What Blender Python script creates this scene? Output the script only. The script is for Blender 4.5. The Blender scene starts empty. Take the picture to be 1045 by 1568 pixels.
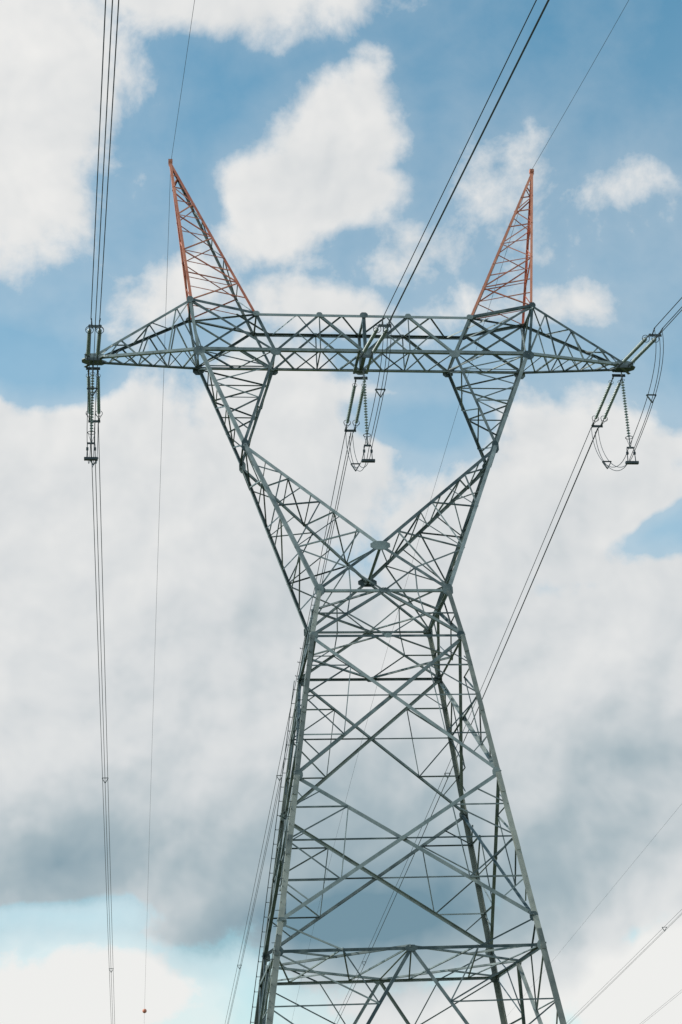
import bpy, math, random
from mathutils import Vector as V, Matrix
random.seed(7)
sc=bpy.context.scene
COL=bpy.context.collection
# ------------------------------------------------------------------ helpers
def node_mat(name):
    m=bpy.data.materials.new(name);m.use_nodes=True
    return m,m.node_tree.nodes,m.node_tree.links,m.node_tree.nodes['Principled BSDF']
def steel_mat(name,c0,c1,metal,rough):
    m,N,L,b=node_mat(name)
    g=N.new('ShaderNodeNewGeometry');tc=N.new('ShaderNodeTexCoord')
    n=N.new('ShaderNodeTexNoise');n.inputs['Scale'].default_value=1.7;n.inputs['Detail'].default_value=6;L.new(tc.outputs['Object'],n.inputs['Vector'])
    a=N.new('ShaderNodeMath');a.operation='MULTIPLY_ADD';L.new(g.outputs['Random Per Island'],a.inputs[0]);a.inputs[1].default_value=.85
    s=N.new('ShaderNodeMath');s.operation='MULTIPLY_ADD';L.new(n.outputs['Fac'],s.inputs[0]);s.inputs[1].default_value=1.4;s.inputs[2].default_value=-.66
    L.new(s.outputs[0],a.inputs[2])
    r=N.new('ShaderNodeValToRGB');r.color_ramp.elements[0].color=(*c0,1);r.color_ramp.elements[1].color=(*c1,1)
    r.color_ramp.elements[0].position=.05;r.color_ramp.elements[1].position=1.
    L.new(a.outputs[0],r.inputs[0]);L.new(r.outputs[0],b.inputs['Base Color'])
    b.inputs['Metallic'].default_value=metal;b.inputs['Roughness'].default_value=rough
    return m
M_ST=steel_mat('galvanised_steel',(.05,.078,.086),(.38,.42,.41),.3,.5)
M_LEG=steel_mat('weathered_leg_steel',(.13,.15,.145),(.42,.42,.37),.2,.55)
M_OR=steel_mat('orange_paint',(.45,.12,.07),(.90,.34,.21),0,.55)
M_CON=steel_mat('conductor_aluminium',(.03,.04,.045),(.07,.08,.085),.5,.5)
M_INS=steel_mat('insulator_glass',(.20,.25,.25),(.38,.44,.42),0,.25)
M_DK=steel_mat('dark_fitting',(.04,.05,.06),(.12,.14,.14),.5,.5)
M_CC=steel_mat('concrete',(.25,.24,.22),(.38,.37,.34),0,.9)

class MB:
    def __init__(s): s.v=[];s.f=[]
    def box(s,p,q,a,b):  # prism from p to q with corner vectors: section = {0,a,a+b,b}
        i=len(s.v)
        for o in (p,q):
            s.v+= [o,o+a,o+a+b,o+b]
        s.f+= [(i,i+1,i+2,i+3),(i+7,i+6,i+5,i+4),(i,i+4,i+5,i+1),(i+1,i+5,i+6,i+2),(i+2,i+6,i+7,i+3),(i+3,i+7,i+4,i)]
    def obj(s,name,mat,parent=None,smooth=False):
        me=bpy.data.meshes.new(name);me.from_pydata([tuple(x) for x in s.v],[],s.f);me.materials.append(mat);me.update()
        import bmesh
        bm=bmesh.new();bm.from_mesh(me);bmesh.ops.recalc_face_normals(bm,faces=bm.faces);bm.to_mesh(me);bm.free()
        if smooth:
            for p in me.polygons:p.use_smooth=True
        o=bpy.data.objects.new(name,me);COL.objects.link(o)
        if parent:o.parent=parent
        return o
def ang(mb,p,q,w,out,inw=None,off=None,t=None):
    """steel angle section between p and q, one flange in the face with normal `out`"""
    p=V(p);q=V(q);d=(q-p).normalized();out=V(out)
    n=(out-out.dot(d)*d)
    if n.length<1e-4: n=d.orthogonal()
    n.normalize();s=d.cross(n).normalized()
    if inw is not None and s.dot(V(inw))<0: s=-s
    elif inw is None and random.random()<.5: s=-s
    if t is None:t=max(.012,w*.1)
    if off is None: off=.03+random.random()*.03
    o=-n*off
    if inw is None: o=o-s*w*.5
    mb.box(p+o,q+o,s*w,-n*t)
    e=o-n*(t+.001)
    mb.box(p+e,q+e,s*t,-n*w*.9)
def plate(mb,c,out,u,w,h,t=.03,off=.0):
    w*=.72;h*=.72
    c=V(c);n=V(out).normalized();u=V(u);u=(u-u.dot(n)*n).normalized();v=n.cross(u)
    pts=[]
    for a,b in [(-.5,-.2),(-.25,-.5),(.25,-.5),(.5,-.2),(.5,.2),(.25,.5),(-.25,.5),(-.5,.2)]:
        pts.append(c+u*a*w+v*b*h+n*off)
    i=len(mb.v);mb.v+=pts+[x-n*t for x in pts]
    mb.f.append(tuple(range(i,i+8)));mb.f.append(tuple(range(i+15,i+7,-1)))
    for k in range(8): mb.f.append((i+k,i+(k+1)%8,i+8+(k+1)%8,i+8+k))
def lerp(a,b,t): return V(a)*(1-t)+V(b)*t
def lace(mb,a0,a1,b0,b1,n,w,out,ties=False,start=0,wt=None):
    """zig-zag lacing between two chords"""
    pts=[]
    for i in range(n+1):
        t=i/n
        pts.append(lerp(a0,a1,t) if (i+start)%2==0 else lerp(b0,b1,t))
    for i in range(n): ang(mb,pts[i],pts[i+1],w,out)
    if ties:
        for i in range(1,n): ang(mb,lerp(a0,a1,i/n),lerp(b0,b1,i/n),wt or w*.7,out)
def cross(A,D,B,C):  # intersection of AD and BC (coplanar)
    A,D,B,C=map(V,(A,D,B,C));u=D-A;v=C-B;w=A-B
    a=u.dot(u);b=u.dot(v);c=v.dot(v);d=u.dot(w);e=v.dot(w);den=a*c-b*b
    return A+u*((b*e-c*d)/den)
def xpanel(mb,gp,A,B,C,D,out,w,wr,flip=False):
    """A,B bottom; C,D top (C above A). X brace with redundants."""
    A,B,C,D=map(V,(A,B,C,D));O=cross(A,D,B,C)
    offs=(.02,.02+w*1.05) if not flip else (.02+w*1.05,.02)
    ang(mb,A,D,w,out,off=offs[0]);ang(mb,B,C,w,out,off=offs[1])
    plate(gp,O,out,D-A,w*2.0,w*1.5,.015,.0)
    for lo,hi in ((A,C),(B,D)):
        tO=(O.z-lo.z)/(hi.z-lo.z);Mx=lerp(lo,hi,tO)
        ang(mb,Mx,O,wr,out,off=.09)
        for end in (lo,hi):
            P=lerp(end,O,.5);Q=lerp(end,Mx,.5)
            ang(mb,P,Q,wr,out);ang(mb,P,Mx,wr,out)
            P2=lerp(end,O,.25);ang(mb,P2,Q,wr*.8,out)
            ang(mb,P,lerp(Mx,O,.5),wr*.7,out)
# ------------------------------------------------------------------ tower numbers (metres)
zbb,zbto,zbt,zp,ze,zV,zw,z1,z2,z3=44.666,47.766,46.949,57.446,38.923,32.77,30.129,27.613,20.515,13.649
xo,xi,xot,xit,xp,xe,xw,x1,kx=9.047,4.899,9.49,5.90,10.525,6.765,3.35,3.828,.1484
yb,ye,yw,y1,ky=1.175,1.437,3.274,3.694,.1269
yV=yw+(ye-yw)*(zV-zw)/(ze-zw);zt=44.60
zH=12.35
def leg(sx,sy,z):
    if z>z1:
        t=(z-z1)/(zw-z1);return V((sx*(x1+(xw-x1)*t),sy*(y1+(yw-y1)*t),z))
    return V((sx*(x1+kx*(z1-z)),sy*(y1+ky*(z1-z)),z))
tower=bpy.data.objects.new('transmission_tower',None);COL.objects.link(tower)
body=MB();legs=MB();arm=MB();beam=MB();beam2=MB();pk=MB();pks=MB();gp=MB();bolts=MB();gpo=MB()
SG=[(-1,-1),(1,-1),(-1,1),(1,1)]
X=V((1,0,0));Y=V((0,1,0));Z=V((0,0,1))
# main legs
for sx,sy in SG:
    for za,zb_,w in ((.3,zH,.28),(zH,z2,.26),(z2,z1,.23),(z1,zw,.22)):
        ang(legs,leg(sx,sy,za),leg(sx,sy,zb_),w,(0,sy,0),inw=(-sx,0,0),off=0,t=.03)
    # splice cover angles
    for zs in (zH+.3,17.2,z2-.5,24.1,z1-.4):
        ang(legs,leg(sx,sy,zs-.45),leg(sx,sy,zs+.45),.21,(0,sy,0),inw=(-sx,0,0),off=-.035,t=.03)
faces=[((-1,-1),(1,-1),(0,-1,0)),((1,1),(-1,1),(0,1,0)),((-1,1),(-1,-1),(-1,0,0)),((1,-1),(1,1),(1,0,0))]
for k,(a,b,out) in enumerate(faces):
    P=lambda s,z:leg(s[0],s[1],z)
    xpanel(body,gp,P(a,z2),P(b,z2),P(a,z1),P(b,z1),out,.16,.065,k%2==0)
    xpanel(body,gp,P(a,z3),P(b,z3),P(a,z2),P(b,z2),out,.17,.07,k%2==1)
    # K between waist and level 1
    m=lerp(P(a,zw),P(b,zw),.5)
    for s,o in ((a,b),(b,a)):
        ang(body,m,P(s,z1),.13,out)
        ang(body,lerp(m,P(s,z1),.5),P(s,(zw+z1)/2),.06,out)
        ang(body,lerp(m,P(s,z1),.5),lerp(P(a,z1),P(b,z1),.5),.06,out)
        ang(body,lerp(m,P(s,z1),.5),lerp(m,P(s,zw),.5),.06,out)
    ang(body,P(a,zw),P(b,zw),.13,out);ang(body,P(a,z1),P(b,z1),.12,out)
    plate(gp,m,out,(b[0]-a[0],b[1]-a[1],0),.7,.35,.03)
    plate(gp,lerp(P(a,z1),P(b,z1),.5),out,(b[0]-a[0],b[1]-a[1],0),.5,.3,.02)
    # belt horizontals & leg extension
    ang(body,P(a,zH),P(b,zH),.14,out)
    mh=lerp(P(a,zH),P(b,zH),.5)
    for s in (a,b):
        foot=P(s,.5)
        ang(body,mh,foot,.15,out)
        n=5
        for i in range(1,n):
            t=i/n;c=lerp(mh,foot,t);l=P(s,zH+(.5-zH)*t)
            ang(body,c,l,.065,out);ang(body,c,P(s,zH+(.5-zH)*(t-1/n)),.065,out)
        ang(body,lerp(mh,P(s,zH),.5),lerp(mh,foot,.2),.06,out)
        ang(body,lerp(mh,P(s,zH),.5),P(s,z3),.07,out)
    plate(gp,mh,out,(b[0]-a[0],b[1]-a[1],0),.8,.4,.03)
    for zz in (zw,z1,z2,z3,zH):
        for s,o in ((a,b),(b,a)):
            dr=V((o[0]-s[0],o[1]-s[1],0)).normalized()
            plate(gp,P(s,zz)+dr*.2,out,dr,.55,.6,.02,-.005)
# diaphragms (plan bracing)
def diaphragm(z,w,dens):
    c=[leg(-1,-1,z),leg(1,-1,z),leg(1,1,z),leg(-1,1,z)]
    m=[lerp(c[i],c[(i+1)%4],.5) for i in range(4)]
    for i in range(4): ang(body,m[i],m[(i+1)%4],w,(0,0,-1))
    if dens:
        ang(body,m[0],m[2],w*.8,(0,0,-1))
        lace(body,c[0],c[1],c[3],c[2],8,w*.6,(0,0,-1))
        for i in range(4):
            q=lerp(m[i],m[(i+1)%4],.5);ang(body,q,c[(i+1)%4],w*.7,(0,0,-1))
diaphragm(zw,.09,False);diaphragm(z1,.09,False);diaphragm(zH,.11,True)
# fork arms
def E(sx,sy):return V((sx*xe,sy*ye,ze))
def VV(sy):return V((0,sy*yV,zV))
def W(sx,sy):return V((sx*xw,sy*yw,zw))
def BO(sx,sy):return V((sx*xo,sy*yb,zbb))
def BI(sx,sy):return V((sx*xi,sy*yb,zbb))
def TO(sx,sy):return V((sx*xot,sy*yb,zbto))
def TI(sx,sy):return V((sx*xit,sy*yb,zbt))
for sx,sy in SG:
    o=(0,sy,0)
    ang(arm,W(sx,sy),E(sx,sy),.2,o,inw=(-sx,0,0),off=0,t=.025)
    ang(arm,E(sx,sy),BO(sx,sy),.19,o,inw=(-sx,0,0),off=0,t=.025)
    ang(arm,E(sx,sy),BI(sx,sy),.15,o,off=.03)
    ang(arm,E(sx,sy),VV(sy),.17,o,off=.03)
    ang(arm,VV(sy),W(sx,sy),.15,o,off=.04)
    # lower fork lacing
    lace(arm,E(sx,sy),W(sx,sy),E(sx,sy),VV(sy),7,.07,o,start=1)
    for i in (3,5): ang(arm,lerp(E(sx,sy),W(sx,sy),i/7),lerp(E(sx,sy),VV(sy),i/7),.05,o)
    ang(arm,lerp(VV(sy),W(sx,sy),.5),lerp(E(sx,sy),W(sx,sy),.72),.08,o)
    ang(arm,lerp(VV(sy),W(sx,sy),.5),lerp(W(-1,sy),W(1,sy),.5+sx*.25),.06,o)
    ang(arm,lerp(VV(sy),W(sx,sy),.5),lerp(W(-1,sy),W(1,sy),.5),.07,o)
    # upper arm lacing
    lace(arm,E(sx,sy),BO(sx,sy),E(sx,sy),BI(sx,sy),6,.07,o,start=0,ties=False)
    for i in (3,5): ang(arm,lerp(E(sx,sy),BO(sx,sy),i/6),lerp(E(sx,sy),BI(sx,sy),i/6),.05,o)
    plate(gp,E(sx,sy)+V((-sx*.1,0,0)),o,Z,1.0,.5,.03,-.002)
    plate(gp,W(sx,sy)+V((-sx*.1,0,0)),o,Z,.9,.6,.03,-.004)
    plate(gp,BO(sx,sy)+V((-sx*.05,0,-.05)),o,X,.85,.75,.03,.012)
    plate(gp,BI(sx,sy)+V((0,0,-.05)),o,X,.8,.6,.03,.012)
for sy in (-1,1): plate(gp,VV(sy)+V((0,0,-.02)),(0,sy,0),X,1.4,.65,.04,.01)
for sx in (-1,1):
    o=(sx,0,0)
    lace(arm,W(sx,-1),E(sx,-1),W(sx,1),E(sx,1),8,.07,o,ties=False)
    for i in (2,4,6): ang(arm,lerp(W(sx,-1),E(sx,-1),i/8),lerp(W(sx,1),E(sx,1),i/8),.055,o)
    lace(arm,E(sx,-1),BO(sx,-1),E(sx,1),BO(sx,1),5,.065,o,ties=True,wt=.05)
    lace(arm,E(sx,-1),BI(sx,-1),E(sx,1),BI(sx,1),5,.06,o)
    lace(arm,E(sx,-1),VV(-1),E(sx,1),VV(1),6,.065,(0,0,1),ties=True,wt=.05)
    ang(arm,E(sx,-1),E(sx,1),.1,(0,0,-1))
ang(arm,VV(-1),VV(1),.12,(0,0,1))
# beam
for sy in (-1,1):
    o=(0,sy,0)
    ang(beam,BO(-1,sy),BO(1,sy),.17,o,inw=(0,0,1),off=0,t=.025)
    ang(beam,TI(-1,sy),TI(1,sy),.15,o,inw=(0,0,-1),off=0,t=.02)
    c=xi/2
    B0=V((0,sy*yb,zbb));T0=V((0,sy*yb,zbt))
    for sx in (-1,1):
        TH=V((sx*c,sy*yb,zbt));ang(beam,TI(sx,sy),TO(sx,sy),.15,o,off=.002)
        ang(beam,BO(sx,sy),TO(sx,sy),.15,o,off=.03);ang(beam,TI(sx,sy),BI(sx,sy),.14,o)
        ang(beam,BI(sx,sy),TH,.13,o);ang(beam,TH,B0,.14,o)
        ang(beam,TO(sx,sy),BI(sx,sy),.12,o);ang(beam,TI(sx,sy),BO(sx,sy),.12,o,off=.2)
        ang(beam,TH,V((sx*c,sy*yb,zbb)),.06,o)
        ang(beam,V((sx*c,sy*yb,zbb)),V((sx*c*.5,sy*yb,(zbb+zbt)/2)),.06,o);ang(beam,V((sx*c,sy*yb,zbb)),V((sx*c*1.5,sy*yb,(zbb+zbt)/2)),.06,o)
        plate(gp,TH,o,X,.45,.35,.02,.01);plate(gp,TI(sx,sy),o,X,.5,.4,.02,.01);plate(gp,TO(sx,sy),o,X,.5,.5,.02,.01)
        # outboard tip
        TP=V((sx*14.7,sy*.28,zt+.08));TB=V((sx*14.7,sy*.3,zt-.1))
        ang(beam2,TO(sx,sy),TP,.13,o,inw=(0,0,-1),off=0,t=.02);ang(beam2,BO(sx,sy),TB,.15,o,inw=(0,0,1),off=0,t=.02)
        lace(beam2,TO(sx,sy),TP,BO(sx,sy),TB,7,.075,o,start=1)
    ang(beam,T0,B0,.18,o);plate(gp,T0,o,X,.6,.45,.03,.01);plate(gp,B0,o,X,.9,.5,.03,.012)
for sx in (-1,1):
    xs=[0,xi/4,xi/2,xi*.75,xi,(xi+xo)/2,xo]
    for i in range(6):
        a,b=xs[i]*sx,xs[i+1]*sx;s=1 if i%2 else -1
        ang(beam,(a,s*yb,zbb),(b,-s*yb,zbb),.08,(0,0,-1))
        if i>=4: ang(beam,(a,-s*yb,zbb),(b,s*yb,zbb),.06,(0,0,-1),off=.13)
        if i%2: ang(beam,(b,-yb,zbb),(b,yb,zbb),.07,(0,0,-1),off=.1)
        if i<5: ang(beam,(a,-s*yb,zbt),(b,s*yb,zbt),.07,(0,0,1))
    ang(beam,TI(sx,-1),TO(sx,1),.08,(0,0,1));ang(beam,TI(sx,1),TO(sx,-1),.07,(0,0,1),off=.14)
    ang(beam,TI(sx,-1),TI(sx,1),.1,(0,0,1));ang(beam,TO(sx,-1),TO(sx,1),.12,(0,0,1))
    ang(beam,TO(sx,-1),BO(sx,1),.07,(sx,0,0));ang(beam,TO(sx,1),BO(sx,-1),.07,(sx,0,0),off=.15)
    a0,a1,b0,b1=BO(sx,-1),V((sx*14.7,-.3,zt-.1)),BO(sx,1),V((sx*14.7,.3,zt-.1))
    lace(beam2,a0,a1,b0,b1,7,.07,(0,0,-1));lace(beam2,a0,a1,b0,b1,7,.05,(0,0,-1),start=1)
    lace(beam2,TO(sx,-1),V((sx*14.7,-.28,zt+.08)),TO(sx,1),V((sx*14.7,.28,zt+.08)),5,.06,(0,0,1))
    # tip plates / hanger beam
    plate(gp,(sx*14.75,0,zt-.12),(0,0,-1),X,1.5,1.1,.05)
    for sy in (-1,1): plate(gp,(sx*14.55,sy*.33,zt),(0,sy,0),X,1.6,.5,.03,.02)
    ang(beam2,(sx*14.1,-.62,zt-.2),(sx*15.15,.62,zt-.2),.16,(0,0,-1));ang(beam2,(sx*15.1,-.6,zt-.22),(sx*14.2,.62,zt-.22),.14,(0,0,-1),off=.2)
ang(beam,(0,-yb,zbb),(0,yb,zbb),.22,(0,0,-1));ang(beam,(0,-yb,zbt),(0,yb,zbt),.14,(0,0,1))
for d in (-.35,.35): ang(beam,(d,-yb-.2,zbb-.06),(d,yb+.2,zbb-.06),.14,(0,0,-1))
# peaks
for sx in (-1,1):
    tip=V((sx*xp,0,zp))
    def tp(x,y):return tip+V((x*sx,y,-.25))
    o4={'on':(TO(sx,-1),tp(.06,-.08)),'of':(TO(sx,1),tp(.06,.08)),'inn':(TI(sx,-1),tp(-.1,-.08)),'inf':(TI(sx,1),tp(-.1,.08))}
    ang(pk,*o4['on'],.14,(0,-1,0),inw=(-sx,0,0),off=0,t=.02);ang(pk,*o4['of'],.13,(0,1,0),inw=(-sx,0,0),off=0,t=.02)
    ang(pk,*o4['inn'],.14,(0,-1,0),inw=(sx,0,0),off=0,t=.02);ang(pks,*o4['inf'],.13,(0,1,0),inw=(sx,0,0),off=0,t=.02)
    def prog(a,ts): return [lerp(a[0],a[1],t) for t in ts]
    ts=[0,.2,.36,.5,.62,.73,.83,.92]
    for (A,B,o,mb) in (('on','inn',(0,-1,0),pk),('of','inf',(0,1,0),pk),('on','of',(sx,0,0),pk),('inn','inf',(-sx,0,.3),pks)):
        a=prog(o4[A],ts);b=prog(o4[B],ts)
        for i in range(len(ts)-1):
            (p,q)=(a[i],b[i+1]) if i%2==0 else (b[i],a[i+1])
            ang(mb,p,q,.06,o)
            if A+B in('oninn','inninf'): ang(mb,a[i+1],b[i+1],.05,o)
            if i<2 and B.startswith('in') and A.startswith('o'):
                mm=lerp(p,q,.5); ang(mb,mm,lerp(a[i],a[i+1],.5),.045,o);ang(mb,mm,lerp(b[i],b[i+1],.5),.045,o)
    plate(gpo,tip+V((0,0,-.15)),(0,-1,0),Z,.5,.3,.04,.08);plate(gpo,tip+V((0,0,-.15)),(0,1,0),Z,.5,.3,.04,.08)
    pk.box(tip+V((-.12,-.12,-.1)),tip+V((-.12,-.12,.08)),V((.24,0,0)),V((0,.24,0)))
# step bolts & ladder rail on left legs
z=3.;i=0
while z<zw-.2:
    for sy in (-1,1):
        p=leg(-1,sy,z)+V((0.03,sy*.0,0))
        d=V((-1,0,0)) if i%2 else V((0,sy,0))
        bolts.box(p,p+d*.2,V((0,0,.025)),V((.025,.025,0)))
        if i%2 and sy==1: bolts.box(p+d*.2,p+d*.2+V((0,0,.07)),V((.03,0,0)),V((0,.03,0)))
    z+=.36;i+=1
bolts.box(leg(-1,1,3)+V((-.2,0,0)),leg(-1,1,z1)+V((-.2,0,0)),V((.04,0,0)),V((0,.04,0)))
body.obj('body_bracing',M_ST,tower);legs.obj('main_legs',M_LEG,tower);arm.obj('fork_arms',M_ST,tower)
beam.obj('crossbeam',M_ST,tower);beam2.obj('crossarm_tips',M_ST,tower);pk.obj('earth_wire_peaks',M_OR,tower);pks.obj('peak_inner_bracing',M_ST,tower)
gp.obj('gusset_plates',M_ST,tower);bolts.obj('step_bolts',M_DK,tower);gpo.obj('peak_plates',M_OR,tower)
ft=MB()
for sx,sy in SG:
    c=leg(sx,sy,0);ft.box(c+V((-.6,-.6,-.3)),c+V((-.45,-.45,.4)),V((1.2,0,0)),V((0,1.2,0)))
ft.obj('concrete_footings',M_CC,tower)
# ------------------------------------------------------------------ insulators
def lathe(mb,prof,seg=10,c=(0,0,0),sgn=-1):
    i=len(mb.v);n=len(prof)
    for r,z in prof:
        for k in range(seg):
            a=2*math.pi*k/seg;mb.v.append(V((c[0]+r*math.cos(a),c[1]+r*math.sin(a),c[2]+sgn*z)))
    for j in range(n-1):
        for k in range(seg):
            mb.f.append((i+j*seg+k,i+j*seg+(k+1)%seg,i+(j+1)*seg+(k+1)%seg,i+(j+1)*seg+k))
def torus(mb,c,R,r,seg=16,s2=6):
    i=len(mb.v)
    for a in range(seg):
        A=2*math.pi*a/seg
        for b in range(s2):
            B=2*math.pi*b/s2;mb.v.append(V(((R+r*math.cos(B))*math.cos(A),(R+r*math.cos(B))*math.sin(A),r*math.sin(B)))+V(c))
    for a in range(seg):
        for b in range(s2):
            mb.f.append((i+a*s2+b,i+((a+1)%seg)*s2+b,i+((a+1)%seg)*s2+(b+1)%s2,i+a*s2+(b+1)%s2))
def make_string(total,ndisc,lead):
    g=MB();h=MB()
    pr=[(.03,lead)]
    for k in range(ndisc):
        z=lead+k*.165
        pr+=[(.04,z+.02),(.045,z+.06),(.10,z+.085),(.105,z+.10),(.04,z+.12),(.02,z+.16)]
    lathe(g,pr)
    ze_=lead+ndisc*.165
    lathe(h,[(.0,0),(.035,.01),(.035,lead*.3),(.06,lead*.4),(.035,lead*.5),(.035,lead)],8)
    lathe(h,[(.03,ze_),(.035,total-.15),(.07,total-.1),(.04,total)],8)
    torus(h,(0,0,-ze_-.02),.2,.018);torus(h,(0,0,-lead+.05),.13,.013)
    for s in (-1,1): h.box(V((s*.19,-.01,-ze_-.02)),V((s*.02,-.01,-total+.1)),V((.02,0,0)),V((0,.02,0)))
    return g,h
def meshof(mb,name,mat,smooth=False):
    o=mb.obj(name,mat,None,smooth);me=o.data;bpy.data.objects.remove(o);return me
g,h=make_string(5.1,22,.75);TS_G,TS_H=meshof(g,'tension_discs',M_INS,True),meshof(h,'tension_fittings',M_DK,True)
g,h=make_string(4.75,21,.6);JS_G,JS_H=meshof(g,'jumper_discs',M_INS,True),meshof(h,'jumper_fittings',M_DK,True)
def place_string(p,q,kind):
    e=bpy.data.objects.new('insulator_string',None);COL.objects.link(e)
    d=(V(q)-V(p)).normalized();e.rotation_mode='QUATERNION';e.rotation_quaternion=V((0,0,-1)).rotation_difference(d);e.location=p
    for nm,me in zip(('discs','fittings'),(TS_G,TS_H) if kind else (JS_G,JS_H)):
        o=bpy.data.objects.new(nm,me);COL.objects.link(o);o.parent=e
    return e
def tube(name,paths,r,mat,parent=None,res=2):
    c=bpy.data.curves.new(name,'CURVE');c.dimensions='3D';c.bevel_depth=r;c.bevel_resolution=res
    for pts in paths:
        s=c.splines.new('POLY');s.points.add(len(pts)-1)
        for i,p in enumerate(pts): s.points[i].co=(*p,1)
    c.materials.append(mat);o=bpy.data.objects.new(name,c);COL.objects.link(o)
    if parent:o.parent=parent
    return o
TRI=[(-.22,.13),(.22,.13),(0,-.25)]
def farp(x0,s): return V((x0*1.0011-.01*s,s,44.53-.1501*s+.0001169*s*s+(0.0004*(s-150)**2 if s>150 else 0)))
def nearp(x0,s): return V((x0*.999+.0507*s,-s,44.27-.1247*s-.0000618*s*s+(.0006*(s-65)**2 if s>65 else 0)))
def frange(a,b,n): return [a+(b-a)*i/n for i in range(n+1)]
def spacer(mb,c):
    P=[c+V((o[0],0,o[1])) for o in TRI]
    for i in range(3):
        d=(P[(i+1)%3]-P[i]).normalized();mb.box(P[i]-d*.04+V((0,-.04,0)),P[(i+1)%3]+d*.04+V((0,-.04,0)),V((0,.08,0)),d.cross(Y)*.05)
LS=5.3
for x0 in (-14.7,0,14.5):
    hw=MB()
    for side,fn in ((1,farp),(-1,nearp)):
        end=fn(x0,LS+.3+(1.0 if x0==0 else .5));ya=side*(yb+.1 if x0==0 else .55)
        att=V((x0,ya,44.35))
        dirv=(end-att).normalized();e0=att+dirv*5.1
        for dx in (-.26,.26):
            place_string(att+V((dx,0,0)),e0+V((dx,0,0)),True)
        hw.box(e0-X*.34-Y*.02,e0+X*.34-Y*.02,V((0,.04,0)),V((0,0,-.14)))
        hw.box(att-X*.38-Y*.02+V((0,0,.06)),att+X*.38-Y*.02+V((0,0,.06)),V((0,.04,0)),V((0,0,-.16)))
        for o in TRI:
            a=e0+V((o[0]*.8,0,o[1]*.5-.1));b=e0+dirv*.55+V((o[0],0,o[1]));hw.box(a,b,V((.05,0,0)),V((0,0,.05)))
        base=e0+dirv*.5;s0=abs(base.y)
        paths=[]
        S=frange(s0,400 if side==1 else 230,90)
        corr=base-fn(x0,s0)
        for o in TRI:
            paths.append([fn(x0,s)+V((o[0],0,o[1]))+corr*max(0,1-(s-s0)/25) for s in S])
        pl=tube('power_line',paths,.022,M_CON)
        sp=MB()
        for s in ((59,118,180,240,300,360) if side==1 else (52,110,170)): spacer(sp,fn(x0,s))
        sp.obj('spacers',M_DK,pl)
        if side==1: EF=base
        else: EN=base
    # jumper support string with counterweight
    jt=V((x0,0,44.3));jb=jt+V((0,0,-4.75))
    place_string(jt,jb,False)
    hw.box(jb+V((-.2,-.02,0)),jb+V((.2,-.02,0)),V((0,.04,0)),V((0,0,.1)))
    for s in (-1,1):
        hw.box(jb+V((s*.2-.02,-.02,0)),jb+V((s*.22-.02,-.02,-.75)),V((.04,0,0)),V((0,.04,0)))
        hw.box(jb+V((s*.2-.06,-.05,-.35)),jb+V((s*.2-.06,-.05,-.2)),V((.12,0,0)),V((0,.1,0)))
    hw.box(jb+V((-.36,-.09,-.78)),jb+V((.36,-.09,-.78)),V((0,.18,0)),V((0,0,-.14)))
    hw.obj('line_hardware',M_DK)
    mid=jb+V((0,0,-.3));paths=[]
    def bez(a,b,c,d,n=16):
        r=[]
        for i in range(n+1):
            t=i/n;r.append(a*(1-t)**3+b*3*t*(1-t)**2+c*3*t*t*(1-t)+d*t**3)
        return r
    for o in ((-.2,.1),(.2,.1),(0,-.12)):
        of=V((o[0],0,o[1]))
        a=bez(EF+of,EF+of+V((0,.3,-2.2)),mid+of+V((0,2.4,-.75)),mid+of)
        b=bez(mid+of,mid+of+V((0,-2.4,.5)),EN+of+V((0,-.5,-2.6)),EN+of)
        paths.append(a+b[1:])
    jc=tube('jumper_cable',paths,.018,M_CON)
    sp=MB()
    for p in (paths[0][7],paths[0][24]): spacer(sp,p+V((.2,0,-.1)))
    sp.obj('jumper_spacers',M_DK,jc)
for sx in (-1,1):
    S=frange(0,380,90)
    gf=[V((sx*10.52*.9985-.0104*s,s,57.38-.1112*s-.000406*s*s+(.0011*(s-180)**2 if s>180 else 0))) for s in S]
    gn=[V((sx*10.52*.9973+.0585*s,-s,57.44-.1182*s+.000555*s*s)) for s in frange(0,220,60)]
    tube('earth_wire',[gf,gn],.011,M_CON)
s=162;wb=MB();lathe(wb,[(.3*math.sin(math.pi*k/10)+.001,.3-.3*math.cos(math.pi*k/10)) for k in range(11)],14)
b=wb.obj('aircraft_warning_ball',M_OR,None,True);b.location=(-10.5-.0104*s,s,57.38-.1112*s-.000406*s*s+.3)
# neighbouring line to the right
def other(x,y0,z0,sl,c=.0001): return [V((x,y,z0+sl*(y-y0)+c*(y-y0)**2)) for y in frange(-60,330,60)]
p2=other(45,103,29.35,-.105,.00005)
pl=tube('power_line',[p2,[q+V((.4,0,0)) for q in p2],[q+V((.2,0,-.3)) for q in p2]],.015,M_CON)
sp=MB();spacer(sp,V((45.2,103.2,29.3)));sp.obj('spacers',M_DK,pl)
p3=other(60,146.3,27.68,-.099,.00005);tube('power_line',[p3,[q+V((.4,0,0)) for q in p3]],.015,M_CON)
tube('earth_wire',[other(55,121.6,47.47,-.111,.0)],.011,M_CON)
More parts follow.
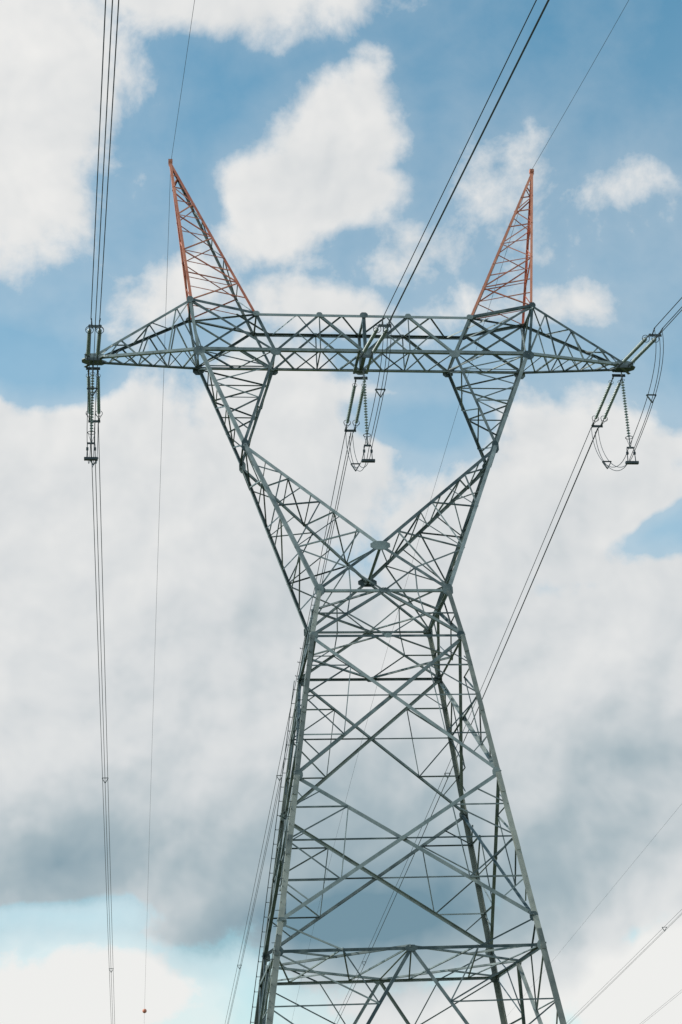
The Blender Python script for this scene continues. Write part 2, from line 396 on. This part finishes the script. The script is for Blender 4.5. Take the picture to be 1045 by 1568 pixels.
# ------------------------------------------------------------------ ground
gm=MB();n=60
for i in range(n+1):
    for j in range(n+1):
        a=(i/n-.5)*2;b=(j/n-.5)*2
        x=a*abs(a)*4000;y=b*abs(b)*4000;d=math.hypot(x,y)
        gm.v.append(V((x,y,-.02+ (math.sin(x*.004)*math.cos(y*.005)*6*min(1,max(0,(d-250)/800))))))
for i in range(n):
    for j in range(n):
        k=i*(n+1)+j;gm.f.append((k,k+1,k+n+2,k+n+1))
m,N,L,b=node_mat('meadow_grass');tc=N.new('ShaderNodeTexCoord')
n1=N.new('ShaderNodeTexNoise');n1.inputs['Scale'].default_value=.15;n1.inputs['Detail'].default_value=10;L.new(tc.outputs['Object'],n1.inputs['Vector'])
r=N.new('ShaderNodeValToRGB');r.color_ramp.elements[0].color=(.035,.055,.018,1);r.color_ramp.elements[1].color=(.11,.12,.045,1);r.color_ramp.elements[0].position=.3;r.color_ramp.elements[1].position=.7
L.new(n1.outputs['Fac'],r.inputs[0]);L.new(r.outputs[0],b.inputs['Base Color']);b.inputs['Roughness'].default_value=1
gm.obj('ground',m)
# ------------------------------------------------------------------ sky
SUN_EL=42;SUN_AZ=-92   # azimuth from +Y towards +X (negative = left)
w=bpy.data.worlds.new('World');sc.world=w;w.use_nodes=True;T=w.node_tree;N=T.nodes;L=T.links;N.clear()
w.cycles.sampling_method='MANUAL';w.cycles.sample_map_resolution=256
STR=.15
outn=N.new('ShaderNodeOutputWorld');bg=N.new('ShaderNodeBackground');bg.inputs['Strength'].default_value=STR;L.new(bg.outputs[0],outn.inputs[0])
sky=N.new('ShaderNodeTexSky');sky.sky_type='NISHITA';sky.sun_disc=False;sky.sun_elevation=math.radians(SUN_EL);sky.sun_rotation=math.radians(SUN_AZ)
sky.air_density=1.0;sky.dust_density=.6;sky.ozone_density=1.5
tint=N.new('ShaderNodeVectorMath');tint.operation='MULTIPLY';L.new(sky.outputs[0],tint.inputs[0]);tint.inputs[1].default_value=(.48,1.2,1.14)
tc=N.new('ShaderNodeTexCoord');DIR=tc.outputs['Generated']
def mth(op,a,b=None,c=None,clamp=False):
    n=N.new('ShaderNodeMath');n.operation=op;n.use_clamp=clamp
    for i,x in enumerate((a,b,c)):
        if x is None: continue
        if isinstance(x,(int,float)): n.inputs[i].default_value=x
        else: L.new(x,n.inputs[i])
    return n.outputs[0]
def vm(op,a,b=None,c=None,scale=None):
    n=N.new('ShaderNodeVectorMath');n.operation=op
    for i,x in enumerate((a,b,c)):
        if x is None: continue
        if isinstance(x,tuple): n.inputs[i].default_value=x
        else: L.new(x,n.inputs[i])
    if scale is not None: n.inputs['Scale'].default_value=scale
    return n.outputs['Value'] if op in('LENGTH','DOT_PRODUCT') else n.outputs[0]
sep=N.new('ShaderNodeSeparateXYZ');L.new(DIR,sep.inputs[0])
az=mth('MULTIPLY',mth('ARCTAN2',sep.outputs[0],sep.outputs[1]),57.2958)
el=mth('MULTIPLY',mth('ARCSINE',sep.outputs[2]),57.2958)
cmb=N.new('ShaderNodeCombineXYZ');L.new(az,cmb.inputs[0]);L.new(el,cmb.inputs[1])
def noise(scale,detail,rough,vec=None,off=None,col=False):
    n=N.new('ShaderNodeTexNoise');n.inputs['Scale'].default_value=scale;n.inputs['Detail'].default_value=detail;n.inputs['Roughness'].default_value=rough
    v=vec or DIR
    if off: v=vm('ADD',v,off)
    L.new(v,n.inputs['Vector']);return n.outputs['Color' if col else 'Fac']
wv=vm('SUBTRACT',noise(10,2,.5,col=True),(.5,.5,.5))
CH=vm('MULTIPLY_ADD',wv,(3.2,3.2,0),cmb.outputs[0])
DW=vm('MULTIPLY_ADD',wv,(.03,.03,.03),DIR)
def chart(x,y):  # cloud chart -> azimuth/elevation degrees
    return .7+(x-2.6)*(2.73-.0385*y), 39.8-2.17*y-.10*max(0,x-4)
def blob(x,y,rx,ry,wt):
    a,e=chart(x,y);k=2.73-.0385*y;ix=1/(rx*k);iy=1/(ry*2.17)
    v=vm('LENGTH',vm('MULTIPLY_ADD',CH,(ix,iy,0),(-a*ix,-e*iy,0)))
    return mth('MULTIPLY_ADD',v,-wt,wt)
def union(lst,k=.12,base=-.6):
    acc=None
    for b in lst:
        o=blob(*b)
        acc=mth('MAXIMUM',o,base) if acc is None else mth('SMOOTH_MAX',acc,o,k)
    return acc
clouds=[(0,.6,2.4,1.5,1.3),(3.2,-.1,2.9,.9,.9),(.1,2.4,1.3,2.0,.95),(1.6,1.3,1.0,1.1,.4),
 (5.15,2.0,1.2,1.1,1.4),(4.35,2.9,1.2,1.0,1.4),(5.2,2.95,1.15,.85,1.4),(4.2,3.75,1.2,.5,.5),(5.8,1.5,.6,.7,.7),
 (7.15,2.6,.5,.45,.16),(6.2,3.9,.9,.4,.3),(9.6,2.98,.4,.2,.1),(9.05,4.7,.7,.35,.5),(8.8,3.95,.5,.3,.1),
 (2.4,4.5,.8,.45,.35),(5.4,4.65,1.6,.35,.45),
 (1.5,8.5,4.1,3.05,2.),(4.4,7.2,2.2,1.8,1.6),(8.7,7.5,1.7,1.85,1.5),(6.9,8.5,1.8,1.7,1.3),(10.2,10.9,3.2,2.2,1.6),(5,11.5,9.5,3.1,2.6),(9.9,6.9,.9,.6,.6),
 (1.1,15.1,2.6,1.0,1.3),(10.2,15.,2.8,1.3,1.3),(6.0,14.3,3.4,1.3,1.2),(6.8,15.4,2.6,.9,1.),(9.6,13.6,2.8,1.3,1.5)]
holes=[(6.3,6.3,1.0,.42,.7),(10.1,8.3,1.1,.36,.8),(.2,5.45,1.4,.5,.6),(3.75,15.2,.5,.6,.35),(.8,13.85,1.2,.16,.25)]
S=union(clouds);H=union(holes,.1,-.6)
S=mth('SUBTRACT',S,mth('MULTIPLY',mth('MAXIMUM',mth('ADD',H,.25),0),1.4))
# outside the charted part of the sky the coverage is generic broken cumulus
farm=mth('MULTIPLY',blob(5.2,7.8,11,13,1.0),-1.0,clamp=True)
S=mth('ADD',S,mth('MULTIPLY',farm,mth('MULTIPLY_ADD',noise(2.5,2,.5),4.,-1.6)))
fb=noise(12,9,.62,vec=DW)
S2=mth('ADD',S,mth('MULTIPLY_ADD',fb,2.3,-1.12))
mr=N.new('ShaderNodeMapRange');mr.interpolation_type='SMOOTHSTEP';mr.inputs['From Min'].default_value=-.30;mr.inputs['From Max'].default_value=.46;L.new(S2,mr.inputs['Value'])
# thin high haze: paler towards the horizon and around the clouds
veil=N.new('ShaderNodeMapRange');veil.inputs['From Min'].default_value=42;veil.inputs['From Max'].default_value=6;veil.inputs['To Min'].default_value=.02;veil.inputs['To Max'].default_value=.62;L.new(el,veil.inputs['Value'])
halo=N.new('ShaderNodeMapRange');halo.inputs['From Min'].default_value=-.8;halo.inputs['From Max'].default_value=.3;halo.inputs['To Max'].default_value=.2;L.new(S2,halo.inputs['Value'])
mask=mth('MULTIPLY',mth('MAXIMUM',mr.outputs[0],mth('ADD',veil.outputs[0],halo.outputs[0])),.98,clamp=True)
# cloud shading
dark=[(5.6,14.0,4.4,1.5,1.15),(1.0,13.0,4.4,1.7,.62),(9.8,11.9,3.4,1.9,.5),(5,13.0,8,2.8,.55),(2.0,10.8,4,1.8,.12),(5,9.3,8,3.2,.24),(4.9,2.6,1.0,.8,.16),(8.,13.2,3.2,1.5,.6)]
D=union(dark,.25,0)
light=[(1.1,15.1,2.6,1.1,1.0),(10.2,15.3,2.6,1.1,.7)]
D=mth('MULTIPLY',mth('SUBTRACT',D,union(light,.1,0)),mth('MULTIPLY_ADD',mr.outputs[0],.8,.2))
sd=tuple(V((math.sin(math.radians(SUN_AZ))*.6,math.cos(math.radians(SUN_AZ))*.3,.75))*.012)
fl=noise(12,4,.55,vec=DW);fls=noise(12,4,.55,vec=vm('ADD',DW,sd))
rel=mth('SUBTRACT',fls,fl)
sh=mth('ADD',mth('MULTIPLY_ADD',rel,1.0,.13),mth('ADD',D,mth('MULTIPLY_ADD',fb,.22,-.11)))
cr=N.new('ShaderNodeValToRGB');els=cr.color_ramp.elements
els[0].position=0;els[0].color=(.87,.86,.84,1);els[1].position=1;els[1].color=(.175,.285,.355,1)
e=els.new(.3);e.color=(.69,.71,.72,1);e=els.new(.6);e.color=(.40,.48,.52,1)
L.new(sh,cr.inputs[0])
cs=vm('SCALE',cr.outputs[0],scale=1/STR)
mx=N.new('ShaderNodeMix');mx.data_type='RGBA';L.new(mask,mx.inputs['Factor']);L.new(tint.outputs[0],mx.inputs['A']);L.new(cs,mx.inputs['B'])
L.new(mx.outputs['Result'],bg.inputs['Color'])
# sun
sl=bpy.data.lights.new('sun','SUN');sl.energy=3.2;sl.angle=math.radians(.5);sl.color=(1,.95,.87)
so=bpy.data.objects.new('sun',sl);COL.objects.link(so)
d=V((math.sin(math.radians(SUN_AZ))*math.cos(math.radians(SUN_EL)),math.cos(math.radians(SUN_AZ))*math.cos(math.radians(SUN_EL)),math.sin(math.radians(SUN_EL))))
so.rotation_mode='QUATERNION';so.rotation_quaternion=d.to_track_quat('Z','Y');so.location=d*200
# ------------------------------------------------------------------ camera
cy,cp,cr_=0.1227,.3970,-.0439
F=V((math.sin(cy)*math.cos(cp),math.cos(cy)*math.cos(cp),math.sin(cp)));R0=V((math.cos(cy),-math.sin(cy),0));U0=R0.cross(F)
R=math.cos(cr_)*R0+math.sin(cr_)*U0;U=-math.sin(cr_)*R0+math.cos(cr_)*U0
cd=bpy.data.cameras.new('camera');cd.sensor_fit='VERTICAL';cd.sensor_height=36;cd.sensor_width=24;cd.lens=36*2561.1/1568;cd.clip_end=20000
co=bpy.data.objects.new('camera',cd);COL.objects.link(co)
co.matrix_world=Matrix(((R.x,U.x,-F.x,-11.5541),(R.y,U.y,-F.y,-80.7631),(R.z,U.z,-F.z,1.6),(0,0,0,1)))
sc.camera=co
sc.view_settings.view_transform='Standard';sc.view_settings.look='None';sc.view_settings.exposure=0
